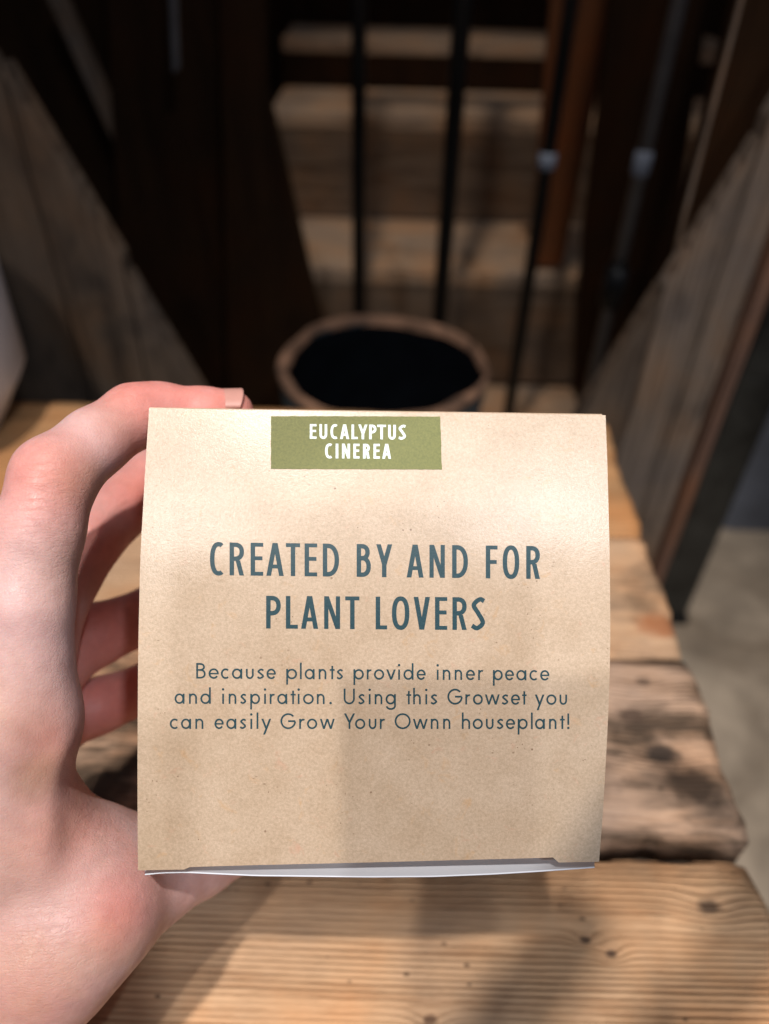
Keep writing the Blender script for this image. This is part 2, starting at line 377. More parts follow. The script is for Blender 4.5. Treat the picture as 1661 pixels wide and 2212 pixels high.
plank(-0.13, Y(1450, 1852), X(1690, 2050) + 0.02, X(1630, 1852), M['table3'], rag_far=0.0012, dz=-0.002, seed=4)
for x in (-0.37, 0.10):
    for y in (0.0, 0.40):
        box('leg', (x - 0.02, x + 0.02), (y - 0.02, y + 0.02), (0, SEAT - 0.028), M['grey_wood'], bench, 0.003, boff)
box('rail', (-0.34, 0.075), (-0.012, 0.012), (0.34, SEAT - 0.029), M['end'], bench, 0.002, boff)
box('rail', (-0.34, 0.075), (0.388, 0.412), (0.34, SEAT - 0.029), M['end'], bench, 0.002, boff)
# dark batten right under the wide worn gap
box('batten', (-0.36, X(1600, 1830)), (Y(1450, 1852) - 0.015, Y(1450, 1800) + 0.015), (SEAT - 0.045, SEAT - 0.0275), M['end'], bench, 0.002, boff)

# ------------------------------------------------------------------ plank panels left and right of the gap
PY = 0.56
def pz(px, py): p = at_y(px, py, PY); return (p.x, p.z)
def panel(label, lines, mats):
    t = thing('plank_panel', label, 'panel', (0, PY, 0))
    for (pts, m) in zip(lines, mats):
        slab_y('plank', pts, PY, PY + 0.022, M[m], t, 0.0015, (0, PY, 0))
    return t
# left: top edge falls to the right
a0 = pz(50, 232); a1 = pz(430, 850)
def lz(x): return a0[1] + (a1[1] - a0[1]) * (x - a0[0]) / (a1[0] - a0[0])
xs = [a1[0] + 0.004, -0.208, -0.262, -0.33, -0.41, -0.50]
pl = []
for k in range(5):
    xb, xa = xs[k], xs[k + 1]
    xb -= 0.0015
    j = (0.0, 0.008, -0.006, 0.01, 0)[k]
    top = lambda x: min(lz(x), 0.74 + (x + 0.3) * -0.9) + j
    pl.append([(xa, 0.02), (xb, 0.02), (xb, max(0.1, top(xb))), (xa, top(xa))])
panel('brown weathered plank panel left of the dark gap, behind the bench', pl, ['grey_wood'] * 5)
b0 = pz(1661, 268); b1 = pz(1262, 890)
def rz(x): return b0[1] + (b1[1] - b0[1]) * (x - b0[0]) / (b1[0] - b0[0])
xe = at_y(1500, 959, PY).x
xs = [b1[0] - 0.004, 0.213, 0.252, xe]
pl = []
for k in range(3):
    xa, xb = xs[k] + (0.0015 if k else 0), xs[k + 1]
    j = (0, -0.004, 0.004)[k]
    pl.append([(xa, 0.02), (xb, 0.02), (xb, rz(xb) + j), (xa, rz(xa) + j)])
pr = panel('grey brown plank panel right of the dark gap with a raw pinkish edge', pl, ['grey_wood', 'grey_wood2', 'grey_wood2'])
slab_y('raw_edge', [(xe + 0.0015, 0.02), (xe + 0.0115, 0.02), (xe + 0.0115, rz(xe) - 0.10), (xe + 0.0015, rz(xe) - 0.07)], PY - 0.012, PY + 0.02, M['pink_wood'], pr, 0.0015, (0, PY, 0))

# ------------------------------------------------------------------ dark boards behind
def leaning(name, label, cat, pts, y, th, mat, group=None):
    P = [at_y(a, b, y) for a, b in pts]
    cx = sum(p.x for p in P) / len(P)
    o = slab_y(name, [(p.x, p.z) for p in P], y, y + th, mat, None, 0.0015, (cx, y, 0))
    o.location = (cx, y, 0); tag(o, label, cat, group)
    return o
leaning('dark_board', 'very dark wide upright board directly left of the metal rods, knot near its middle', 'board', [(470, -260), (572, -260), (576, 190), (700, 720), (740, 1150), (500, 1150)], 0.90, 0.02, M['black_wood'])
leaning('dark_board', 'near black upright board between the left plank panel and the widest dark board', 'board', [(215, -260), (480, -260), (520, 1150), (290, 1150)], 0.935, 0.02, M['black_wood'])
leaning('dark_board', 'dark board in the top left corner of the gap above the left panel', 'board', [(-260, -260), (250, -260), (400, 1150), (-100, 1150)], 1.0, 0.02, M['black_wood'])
leaning('wood_lath', 'thin brown lath leaning in the shade at the top left', 'lath', [(98, -10), (140, -10), (278, 300), (266, 345), (236, 290)], 0.95, 0.012, M['grey_wood2'])
leaning('metal_strip', 'thin grey metal strip hanging in the dark at the top left', 'strip', [(356, -200), (376, -200), (388, 150), (372, 160)], 0.88, 0.004, M['grey_metal'])
OB = 1.135
leaning('orange_board', 'narrow orange pine board standing upright behind the third rod', 'board', [(1185, -260), (1352, -260), (1330, 10), (1215, 575), (1140, 575), (1163, 350), (1190, 10)], OB, 0.02, M['orange_wood'])
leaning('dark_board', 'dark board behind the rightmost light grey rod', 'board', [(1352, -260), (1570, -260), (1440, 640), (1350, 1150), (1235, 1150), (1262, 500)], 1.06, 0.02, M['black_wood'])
leaning('brown_board', 'dark brown board with a thin lit edge rising above the right plank panel', 'board', [(1602, -20), (1750, -260), (1760, 500), (1500, 900), (1402, 860), (1474, 475)], 0.62, 0.02, M['black_wood'])  # near-black slab: the wall's shadowed part put into its colour and outline
leaning('wood_lath', 'thin pinkish lath edge along the dark brown board at the upper right', 'lath', [(1604, -30), (1616, -30), (1483, 475), (1410, 800), (1403, 800), (1474, 470)], 0.612, 0.005, M['grey_wood2'])

# ------------------------------------------------------------------ stepped wooden display
def YZ(py, px, h=None, y=None):
    return None
st = thing('wooden_steps', 'low wooden display steps seen between the metal rods, pale worn treads', 'steps', (0, 1.1, 0))
so = (0, 1.1, 0)
zC = 0.28
def front(px, py, z): return at_z(px, py, z).y
yC0 = front(850, 585, zC); yC1 = front(850, 472, zC)
zB = at_y(850, 250, yC1).z; yB1 = front(850, 192, zB)
zA = at_y(850, 88, yB1).z; yA1 = front(850, 58, zA)
zL = at_y(850, 822, yC0).z
x0, x1 = -0.21, 0.62
def step(y0, y1, z, zlow, n, rm='riser_wood'):
    box('tread', (x0, x1), (y0 - 0.001, y1 - 0.0015), (z - 0.022, z), M['step_wood'], st, 0.003, so)
    hgt = (z - 0.0222 - zlow - 0.002)
    k = max(1, n)
    for i in range(k):
        za = zlow + 0.002 + hgt * i / k; zb_ = zlow + 0.002 + hgt * (i + 1) / k
        box('riser', (x0, x1), (y0, y0 + 0.018), (za, zb_), M[rm], st, 0.002, so)
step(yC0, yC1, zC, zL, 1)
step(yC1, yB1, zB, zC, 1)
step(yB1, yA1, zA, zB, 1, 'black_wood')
box('tread', (x0, x1), (yC0 - 0.16, yC0 - 0.0015), (zL - 0.03, zL - 0.002), M['step_wood'], st, 0.003, so)
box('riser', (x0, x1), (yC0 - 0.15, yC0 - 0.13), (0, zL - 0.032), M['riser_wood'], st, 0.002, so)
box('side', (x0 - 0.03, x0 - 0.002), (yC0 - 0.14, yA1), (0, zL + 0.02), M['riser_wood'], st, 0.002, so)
box('back', (x0, x1), (yA1 + 0.002, yA1 + 0.02), (zA, zA + 0.5), M['black_wood'], st, 0.002, so)

# ------------------------------------------------------------------ rods
rack = thing('metal_rack', 'black metal rack of thin upright rods behind the round pot', 'rack', (0.13, 0.95, 0))
RY = 0.95
def rod(xw, r_, mat, label=None):
    o = lathe('rod', [(0.0005, 0.02), (r_, 0.02), (r_, 1.5), (0.0005, 1.5)], M[mat], rack, 16, True, (xw - 0.13, 0, 0))
    if label: o['label'] = label
    return o
rods = [((775, 100), (775, 600), 0.0085, 'black_metal'), ((990, 100), (958, 600), 0.0105, 'black_metal'), ((1226, 60), (1112, 800), 0.0085, 'black_metal'), ((1446, 60), (1290, 800), 0.0085, 'grey_metal')]
rx = []
for a, b, r_, m in rods:
    xx = (at_y(*a, RY).x + at_y(*b, RY).x) / 2; rx.append(xx)
    rod(xx, r_, m, 'light grey rod' if m == 'grey_metal' else None)
zc = at_y(1327, 620, RY).z
lathe('collar', [(0.009, -0.028), (0.015, -0.026), (0.015, 0.026), (0.009, 0.028)], M['black_metal'], rack, 20, True, (rx[3] - 0.13, 0, zc))
for (i, px, py, h) in ((2, 1180, 347, 0.009), (3, 1384, 352, 0.014), (3, 1272, 872, 0.010)):  # pale bands standing in for highlights on the rods, not real fittings
    lathe('joint', [(0.0086, -h), (0.0105, -h * 0.8), (0.0105, h * 0.8), (0.0086, h)], M['joint'], rack, 18, True, (rx[i] - 0.13, 0, at_y(px, py, RY).z))
box('rail', (rx[0] - 0.02, rx[3] + 0.02), (RY - 0.01, RY + 0.01), (0.0, 0.0195), M['black_metal'], rack, 0.002, (0.13, RY, 0))
box('rail', (rx[0] - 0.02, rx[3] + 0.02), (RY - 0.01, RY + 0.01), (1.501, 1.52), M['black_metal'], rack, 0.002, (0.13, RY, 0))

# ------------------------------------------------------------------ round pot behind the bench
pd = 0.80
pc = CM @ cs(828, 787, pd)
R_out = 228 / F * pd
pot = thing('plant_pot', 'round dark pot with a chipped terracotta rim standing behind the bench', 'pot', (pc.x, pc.y, 0))
H = pc.z
lathe('pot_wall', [(R_out * 0.62, 0), (R_out * 0.70, 0.02), (R_out * 0.90, H * 0.6), (R_out * 0.985, H - 0.012), (R_out * 0.97, H - 0.004)], M['pot_glaze'], pot)
def rim():
    v = []; f = []; seg = 96; prof = [(0.99, -0.006), (1.005, -0.001), (0.985, 0.003), (0.965, 0.004), (0.935, 0.001), (0.92, -0.008)]
    rnd = random.Random(3); ph = [rnd.uniform(0, 6.28) for _ in range(6)]
    for k in range(seg):
        a = 2 * math.pi * k / seg
        w_ = 0.030 * math.sin(3 * a + ph[0]) + 0.012 * math.sin(7 * a + ph[1]) + 0.008 * math.sin(13 * a + ph[2])
        for i, (q, z_) in enumerate(prof):
            qq = q + ((w_ + 0.035 * math.sin(a)) if i >= 3 else 0)
            v.append((R_out * qq * math.cos(a), R_out * qq * math.sin(a), H + z_ + 0.0012 * math.sin(5 * a + ph[3])))
    n = len(prof)
    for k in range(seg):
        k2 = (k + 1) % seg
        for i in range(n - 1): f.append((k * n + i, k2 * n + i, k2 * n + i + 1, k * n + i + 1))
    return mesh('rim', v, f, M['clay'], pot, True)
rim()
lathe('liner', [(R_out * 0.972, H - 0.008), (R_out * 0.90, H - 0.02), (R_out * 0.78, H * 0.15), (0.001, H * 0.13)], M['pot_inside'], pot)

# ------------------------------------------------------------------ white planter at far left, standing on the bench
wp = thing('white_planter', 'white faceted ceramic planter at the far left end of the bench', 'planter')
pb = at_z(-150, 930, SEAT); wp.location = (pb.x, pb.y, SEAT + 0.0005)
cr = at_y(38, 815, pb.y)
rad = (cr.x - pb.x)
hz = cr.z - SEAT
prof = [(0.001, 0), (rad * 0.62, 0), (rad * 0.66, 0.004), (rad, hz), (rad * 1.03, hz + 0.11), (rad * 0.93, hz + 0.125), (rad * 0.98, hz + 0.20), (rad * 0.90, hz + 0.20), (rad * 0.85, hz)]
lathe('planter_body', prof, M['ceramic'], wp, 36, True)

# ------------------------------------------------------------------ dark post and tub at right
PO = 0.66
post = thing('dark_post', 'worn dark teal painted post standing on the floor right of the bench', 'post')
q0 = at_y(1478, 1240, PO)
xa = at_y(1545, 959, PO).x; xb = at_y(1640, 959, PO).x
post.location = ((xa + xb) / 2, PO, 0)
hw = (xb - xa) / 2
box('shaft', (-hw, hw), (0, 0.05), (0.012, 0.9), M['teal'], post, 0.006)
box('foot', (-hw - 0.004, hw + 0.004), (-0.004, 0.054), (0, 0.0115), M['black_metal'], post, 0.003)
def tub():
    t = thing('storage_tub', 'blue grey plastic tub on the floor at the right edge behind the dark post', 'tub')
    p = at_z(1650, 1270, 0.0); t.location = (p.x + 0.08, p.y + 0.25, 0)
    bm = bmesh.new()
    rows = [(0.13, 0.0), (0.15, 0.26), (0.165, 0.262), (0.165, 0.28), (0.145, 0.28), (0.125, 0.02)]
    prev = None
    for h_, z_ in rows:
        ring = []
        for k in range(24):
            a = 2 * math.pi * k / 24
            ca, sa = math.cos(a), math.sin(a)
            ring.append(bm.verts.new((h_ * math.copysign(abs(ca) ** 0.35, ca), h_ * math.copysign(abs(sa) ** 0.35, sa), z_)))
        if prev:
            for k in range(24): bm.faces.new((prev[k], prev[(k + 1) % 24], ring[(k + 1) % 24], ring[k]))
        prev = ring
    bm.faces.new(prev)
    bmobj('tub_body', bm, M['plastic'], t)
tub()

# ------------------------------------------------------------------ the kraft carton
DL = lambda tbl, v: float(np.interp(v, [a for a, _ in tbl], [b for _, b in tbl]))
def smoothtab(tbl):
    xs_ = np.linspace(0, 1, 201); ys = np.interp(xs_, [a for a, _ in tbl], [b for _, b in tbl])
    k = np.ones(21) / 21
    yp = np.concatenate([2 * ys[0] - ys[10:0:-1], ys, 2 * ys[-1] - ys[-2:-12:-1]])
    ys = np.convolve(yp, k, 'valid')
    return lambda v: float(np.interp(v, xs_, ys))
Lx = smoothtab([(0, 322), (0.118, 314.5), (0.32, 303), (0.52, 298.5), (0.72, 297), (0.87, 297), (1, 298)])
Rx = smoothtab([(0, 1308), (0.11, 1312), (0.31, 1317), (0.5, 1318.5), (0.62, 1316), (0.73, 1311), (0.88, 1303), (1, 1294)])
Dp = smoothtab([(0, 0.1766), (0.06, 0.1754), (0.12, 0.1742), (0.2, 0.1727), (0.32, 0.1709), (0.42, 0.1702), (0.52, 0.1700), (0.72, 0.1704), (0.87, 0.1707), (1, 0.1711)])
def Spx(u, v):
    return (Lx(v) * (1 - u) + Rx(v) * u, (882 + 998 * v) * (1 - u) + (897 + 964.5 * v) * u, Dp(v) * (1 + (u - 0.5) * 0.03))
box_root = thing('kraft_box', 'brown kraft card box held upright with teal lettering and an olive green label', 'box')
BR = CM @ Matrix.Translation(cs(808, 1375, 0.171))
box_root.matrix_world = BR
BO = cs(808, 1375, 0.171)
def S(u, v, off=0.0):
    px, py, d = Spx(u, v); return cs(px, py, d - off) - BO
def uv_of(px, py):
    u, v = 0.5, 0.5
    for _ in range(12):
        v = ((py - (882 + 15 * u)) / (998 - 33.5 * u)); l = Lx(min(1, max(0, v))); r_ = Rx(min(1, max(0, v)))
        u = (px - l) / (r_ - l)
    return u, v
def on_box(px, py, off):
    u, v = uv_of(px, py); return cs(px, py, Dp(min(1, max(0, v))) * (1 + (u - 0.5) * 0.03) - off) - BO

# front panel: a bowed sheet with a thumb cut-out at its lower edge
def front_panel():
    nu, nv = 80, 90
    notch = [(401, 1873), (560, 1868.5), (796, 1863), (1000, 1857.5), (1159, 1853.5), (1198, 1852)]
    V = []; Fc = []
    for j in range(nv + 1):
        for i in range(nu + 1):
            u = i / nu; v = j / nv
            px, py, d = Spx(u, v)
            lim = 1e9
            bot = 1880 + (1861.5 - 1880) * u
            xx = Lx(1) * (1 - u) + Rx(1) * u
            if 399 < xx < 1199: bot = np.interp(xx, [a for a, _ in notch], [b for _, b in notch])
            tb = 882 * (1 - u) + 897 * u
            py = tb + (bot - tb) * v
            V.append(cs(px, py, d) - BO)
    idx = lambda i, j: j * (nu + 1) + i
    for j in range(nv):
        for i in range(nu): Fc.append((idx(i, j), idx(i, j + 1), idx(i + 1, j + 1), idx(i + 1, j)))
    N = len(V); V += [p + Vector((0, 0, -0.0005)) for p in V]
    Fc += [tuple(q + N for q in f[::-1]) for f in Fc[:]]
    per = [idx(i, 0) for i in range(nu + 1)] + [idx(nu, j) for j in range(1, nv + 1)] + [idx(i, nv) for i in range(nu - 1, -1, -1)] + [idx(0, j) for j in range(nv - 1, 0, -1)]
    W0 = len(V); m = len(per)
    V += [V[p] for p in per] + [V[p + N] for p in per]
    for k in range(m): Fc.append((W0 + k, W0 + (k + 1) % m, W0 + m + (k + 1) % m, W0 + m + k))
    o = mesh('front_panel', V, Fc, M['kraft'], box_root, False)
    for p in o.data.polygons[:nu * nv]: p.use_smooth = True
    return o
front_panel()
def body():
    n = 40; V = []; Fc = []
    vv = [0.012 + 0.955 * k / n for k in range(n + 1)]
    Lf = [S(0.004, v) + Vector((0, 0, -0.0008)) for v in vv]; Rf = [S(0.992, v) + Vector((0, 0, -0.0008)) for v in vv]
    def back(p):
        return Vector((p.x * 0.96, p.y * 0.86 - 0.001, p.z * 0.25 - 0.072))
    rows = Lf + Rf[::-1]
    m = len(rows); V = rows + [back(p) for p in rows]
    for k in range(m):
        k2 = (k + 1) % m; Fc.append((k, k2, k2 + m, k + m))
    Fc.append(tuple(range(2 * m - 1, m - 1, -1)))
    return mesh('carton_body', V, Fc, M['kraft'], box_root, False)
body()
# top edge tab
tv = [cs(323, 880, 0.1774) - BO, cs(1300, 894.5, 0.1822) - BO, cs(1302, 918, 0.1800) - BO, cs(323, 905, 0.1768) - BO]
mesh('lid_tab', tv + [p + Vector((0, 0, -0.0006)) for p in tv], [(0, 3, 2, 1), (4, 5, 6, 7), (0, 1, 5, 4), (1, 2, 6, 5), (2, 3, 7, 6), (3, 0, 4, 7)], M['kraft'], box_root)
# white tuck flap under the cut-out
def flap():
    low = [(313, 1891), (350, 1887), (401, 1886), (550, 1893), (796, 1896), (935, 1895), (1060, 1890), (1160, 1884), (1284, 1875)]
    up = [(313, 1872), (401, 1862), (550, 1858), (796, 1852), (935, 1850), (1060, 1850), (1165, 1850), (1284, 1858)]
    V = []; Fc = []
    n = 60
    for k in range(n + 1):
        x = 313 + (1284 - 313) * k / n
        yl = np.interp(x, [a for a, _ in low], [b for _, b in low]); yu = np.interp(x, [a for a, _ in up], [b for _, b in up])
        t = k / n
        d0 = 0.1738 * (1 + (t - 0.5) * 0.03)
        bul = 0.0016 * math.sin(math.pi * t)
        V += [cs(x, yu, d0 + 0.0058) - BO, cs(x, yl - 4.2, d0 + 0.0006 - bul) - BO, cs(x, yl - 1.6, d0 - 0.0002 - bul) - BO, cs(x, yl, d0 + 0.0006 - bul) - BO, cs(x, yu + 8, d0 + 0.0085) - BO]
    for k in range(n):
        a = k * 5
        for i in range(4): Fc.append((a + i, a + i + 1, a + 6 + i, a + 5 + i))
    return mesh('tuck_flap', V, Fc, M['white_card'], box_root, True)
flap()
# green label
def label_sheet():
    UX, OX, OY = 0.2309, 575.2, 892.3
    q = [(45, 28), (1628, 32), (1643, 528), (42, 522)]
    q = [(OX + a * UX, OY + b * UX) for a, b in q]
    nu, nv = 40, 16; V = []; Fc = []
    rnd = random.Random(5)
    for j in range(nv + 1):
        for i in range(nu + 1):
            u, v = i / nu, j / nv
            x = (q[0][0] * (1 - u) + q[1][0] * u) * (1 - v) + (q[3][0] * (1 - u) + q[2][0] * u) * v
            y = (q[0][1] * (1 - u) + q[1][1] * u) * (1 - v) + (q[3][1] * (1 - u) + q[2][1] * u) * v
            if i in (0, nu): x += rnd.uniform(-0.5, 0.5)
            if j in (0, nv): y += rnd.uniform(-0.35, 0.35)
            V.append(on_box(x, y, 0.00012))
    idx = lambda i, j: j * (nu + 1) + i
    for j in range(nv):
        for i in range(nu): Fc.append((idx(i, j), idx(i, j + 1), idx(i + 1, j + 1), idx(i + 1, j)))
    N = len(V); V += [p + Vector((0, 0, -0.00013)) for p in V]
    per = [idx(i, 0) for i in range(nu + 1)] + [idx(nu, j) for j in range(1, nv + 1)] + [idx(i, nv) for i in range(nu - 1, -1, -1)] + [idx(0, j) for j in range(nv - 1, 0, -1)]
    for a, b in zip(per, per[1:] + per[:1]): Fc.append((a, b, b + N, a + N))
    return mesh('green_label', V, Fc, M['green'], box_root, False)
lab = label_sheet()

# ------------------------------------------------------------------ lettering (geometric sans, drawn as strokes)
def sup(cx, cy, rx, ry, a0, a1, n=2.0, k=22):
    out = []
    for i in range(k + 1):
        a = R(a0 + (a1 - a0) * i / k); c, s_ = math.cos(a), math.sin(a)
        out.append((cx + rx * math.copysign(abs(c) ** (2 / n), c), cy + ry * math.copysign(abs(s_) ** (2 / n), s_)))
    return out
def ribbon(path, t, closed=False):
    P = [Vector(p) for p in path]
    P = [P[0]] + [b for a, b in zip(P, P[1:]) if (b - a).length > 1e-4]
    if closed and (P[0] - P[-1]).length < 1e-6: P = P[:-1]
    n = len(P); A = []; B = []
    for i in range(n):
        if closed: d = P[(i + 1) % n] - P[i - 1]
        else: d = P[min(n - 1, i + 1)] - P[max(0, i - 1)]
        d.normalize(); nn = Vector((-d.y, d.x))
        k = 1.0
        if 0 < i < n - 1 or closed:
            e = (P[(i + 1) % n] - P[i]).normalized(); k = 1 / max(0.5, abs(nn.dot(Vector((-e.y, e.x)))))
        A.append(P[i] + nn * t / 2 * k); B.append(P[i] - nn * t / 2 * k)
    return [[A[i], A[(i + 1) % n], B[(i + 1) % n], B[i]] for i in range(n if closed else n - 1)]
def quad(a, b, c, d, n=5):
    a, b, c, d = map(Vector, (a, b, c, d)); out = []
    for i in range(n):
        s0, s1 = i / n, (i + 1) / n
        out.append([a.lerp(d, s0), b.lerp(c, s0), b.lerp(c, s1), a.lerp(d, s1)])
    return out
def rect(x0, y0, x1, y1): return quad((x0, y0), (x1, y0), (x1, y1), (x0, y1))
def diag(x0, y0, x1, y1, tx): return quad((x0, y0), (x0 + tx, y0), (x1 + tx, y1), (x1, y1))
def catmull(P, k=8):
    P = [P[0]] + P + [P[-1]]; out = []
    for i in range(1, len(P) - 2):
        p0, p1, p2, p3 = [Vector(p) for p in P[i - 1:i + 3]]
        for j in range(k):
            t = j / k
            out.append(0.5 * ((2 * p1) + (p2 - p0) * t + (2 * p0 - 5 * p1 + 4 * p2 - p3) * t * t + (3 * p1 - p0 - 3 * p2 + p3) * t ** 3))
    out.append(Vector(P[-2])); return out
def dot(cx, cy, r_):
    return [[Vector((cx + r_ * math.cos(R(a)), cy + r_ * math.sin(R(a)))) for a in range(0, 360, 36)]]
def bowl(w, h0, h1, t, n=2.3, fx=0.38):
    ry = (h1 - h0 - t) / 2; cy = (h0 + h1) / 2; cx = w * fx
    return ribbon([(t * 0.5, h1 - t / 2)] + sup(cx, cy, w - t / 2 - cx, ry, 90, -90, n) + [(t * 0.5, h0 + t / 2)], t)
def glyph(ch, w, h, t, xh=None):
    """list of strokes (each a list of polygons) for one letter, w wide, cap height h, stroke t"""
    o = 0.012 * h
    tx = t * 1.04
    if ch == 'E': return [rect(0, 0, t, h), rect(t * .9, 0, w, t * .88), rect(t * .9, h - t * .88, w, h), rect(t * .9, h * .53 - t * .44, w * .94, h * .53 + t * .44)]
    if ch == 'F': return [rect(0, 0, t, h), rect(t * .9, h - t * .88, w, h), rect(t * .9, h * .50 - t * .44, w * .93, h * .50 + t * .44)]
    if ch == 'L': return [rect(0, 0, t, h), rect(t * .9, 0, w, t * .88)]
    if ch == 'I': return [rect(0, 0, w, h)]
    if ch == 'T': return [rect(w / 2 - t / 2, 0, w / 2 + t / 2, h - t * .5), rect(0, h - t * .88, w, h)]
    if ch == 'A':
        b = 0.24 * h
        q = (w - tx) / 2 * 1.0; k = b / h
        return [diag(0, 0, q * 1.0 - t * 0.06, h, tx), diag(w - tx, 0, w - tx - q + t * 0.06, h, tx), rect(q * k + tx * .8, b - t * .1, w - q * k - tx * .8, b + t * .78)]
    if ch == 'V':
        q = (w - tx) / 2
        return [diag(q - t * .02, 0, 0, h, tx), diag(q + t * .02, 0, w - tx, h, tx)]
    if ch == 'Y':
        if xh: return [rect(w / 2 - t / 2, 0, w / 2 + t / 2, h * .46), diag(w / 2 - tx * .6, h * .42, 0, h, tx * 1.15), diag(w / 2 - tx * .55, h * .42, w - tx * 1.15, h, tx * 1.15)]
        return [rect(w / 2 - t / 2, 0, w / 2 + t / 2, h * .44), diag(w / 2 - t / 2, h * .38, 0, h, tx), diag(w / 2 - t / 2, h * .38, w - tx, h, tx)]
    if ch == 'N': return [rect(0, 0, t * .95, h), rect(w - t * .95, 0, w, h), diag(w - tx, 0, 0, h, tx)]
    if ch == 'U':
        if xh: return [ribbon([(t / 2, h), (t / 2, w / 2)] + sup(w / 2, w / 2, (w - t) / 2, w / 2 - t / 2 + o, 180, 360, 2) + [(w - t / 2, h)], t)]
        return [ribbon([(t / 2, h), (t / 2, h * .6), (t / 2, h * .32)] + sup(w / 2, h * .32, (w - t) / 2, h * .32 - t / 2 + o, 180, 360, 2.2) + [(w - t / 2, h * .6), (w - t / 2, h)], t)]
    if ch == 'O': return [ribbon(sup(w / 2, h / 2, (w - t) / 2, (h - t) / 2 + o, 0, 360, 2.0 if xh else 2.35, 44), t, True)]
    if ch == 'C':
        cx = w * .60; return [ribbon(sup(cx, h / 2, cx - t / 2, (h - t) / 2 + o, 62, 298, 2.3, 34) , t)]
    if ch == 'G':
        cx = h * .5; rx_ = min(cx, w * .53) - t / 2
        cx = rx_ + t / 2
        return [ribbon(sup(cx, h / 2, rx_, (h - t) / 2 + o, 42, 358, 2, 46), t), rect(w * .52, h * .5 - t * .5, w, h * .5 + t * .5)]
    if ch == 'D': return [rect(0, 0, t, h), bowl(w, 0, h, t, 2.25, 0.30)]
    if ch == 'P': return [rect(0, 0, t, h), bowl(w, h * .40, h, t)]
    if ch == 'R': return [rect(0, 0, t, h), bowl(w * .97, h * .44, h, t), diag(w - tx * 1.08, 0, w * .40, h * .46, tx)]
    if ch == 'B': return [rect(0, 0, t, h), bowl(w * .92, h * .50, h, t), bowl(w, 0, h * .50 + t, t)]
    if ch == 'S': return [ribbon(catmull([(w * .93, h * .885), (w * .60, h - t * .46), (t * .5, h * .76), (w * .50, h * .51), (w - t * .5, h * .23), (w * .42, t * .44), (w * .03, h * .135)], 9), t)]
    # lowercase, round shapes on the x-height
    X_ = xh; asc = h * 1.06; dsc = -h * 0.36
    rd = lambda cx, rx_, a0=0, a1=360, k=40: sup(cx, X_ / 2, rx_, (X_ - t) / 2 + o, a0, a1, 2, k)
    if ch == 'o': return [ribbon(rd(w / 2, (w - t) / 2), t, True)]
    if ch == 'a': return [ribbon(rd((w - t * .3) / 2, (w - t * 1.1) / 2), t, True), rect(w - t, 0, w, X_)]
    if ch == 'd': return [ribbon(rd((w - t * .3) / 2, (w - t * 1.1) / 2), t, True), rect(w - t, 0, w, asc)]
    if ch == 'p': return [ribbon(rd((w + t * .3) / 2, (w - t * 1.1) / 2), t, True), rect(0, dsc, t, X_)]
    if ch == 'g': return [ribbon(rd((w - t * .3) / 2, (w - t * 1.1) / 2), t, True), ribbon([(w - t / 2, X_), (w - t / 2, -h * .08)] + sup(w / 2, -h * .10, (w - t) / 2, h * .26 - t / 2, 0, -172, 2), t)]
    if ch == 'c': return [ribbon(sup(w * .56, X_ / 2, w * .56 - t / 2, (X_ - t) / 2 + o, 48, 312, 2, 30), t)]
    if ch == 'e': return [ribbon(rd(w / 2, (w - t) / 2, 0, 325, 36), t), rect(t * .8, X_ * .5 - t * .42, w - t * .1, X_ * .5 + t * .42)]
    if ch in 'nh':
        tp = X_ if ch == 'n' else asc
        return [rect(0, 0, t, tp), ribbon(sup(w / 2, X_ * .60, (w - t) / 2, X_ * .40 - t / 2 + o, 175, 0, 2) + [(w - t / 2, X_ * .3), (w - t / 2, 0)], t)]
    if ch == 'u': return [ribbon([(t / 2, X_), (t / 2, X_ * .40)] + sup(w / 2, X_ * .40, (w - t) / 2, X_ * .40 - t / 2 + o, 180, 360, 2) + [(w - t / 2, X_)], t)]
    if ch == 'r': return [rect(0, 0, t, X_), ribbon(sup(w * .72, X_ * .56, w * .72 - t / 2, X_ * .44 - t / 2, 172, 68, 2), t)]
    if ch == 'i': return [rect(w / 2 - t / 2, 0, w / 2 + t / 2, X_), dot(w / 2, h * .93, t * .72)]
    if ch == 'l': return [rect(w / 2 - t / 2, 0, w / 2 + t / 2, asc)]
    if ch == 't': return [rect(w / 2 - t / 2, 0, w / 2 + t / 2, h * .86), rect(0, X_ - t * .9, w, X_)]
    if ch == 's': return [ribbon(catmull([(w * .92, X_ * .83), (w * .55, X_ - t * .42), (t * .6, X_ * .73), (w * .5, X_ * .52), (w - t * .55, X_ * .27), (w * .42, t * .42), (w * .04, X_ * .19)], 7), t)]
    if ch == 'v': q = (w - tx) / 2; return [diag(q, 0, 0, X_, tx * 1.1), diag(q, 0, w - tx * 1.1, X_, tx * 1.1)]
    if ch == 'y':
        q = (w - tx) / 2
        return [diag(q, 0, 0, X_, tx * 1.1), diag(q - (w - tx - q) * (-dsc) / X_, dsc, w - tx * 1.1, X_, tx * 1.1)]
    if ch == 'w':
        q = w * .25; return [diag(q - tx * .35, 0, 0, X_, tx), diag(q - tx * .35, 0, w / 2 - tx / 2, X_, tx), diag(w - q - tx * .65, 0, w / 2 - tx / 2, X_, tx), diag(w - q - tx * .65, 0, w - tx, X_, tx)]
    if ch == '.': return [dot(w / 2, t * .6, t * .72)]
    if ch == '!': return [rect(w / 2 - t * .5, h * .26, w / 2 + t * .5, h), dot(w / 2, t * .6, t * .72)]
    return []
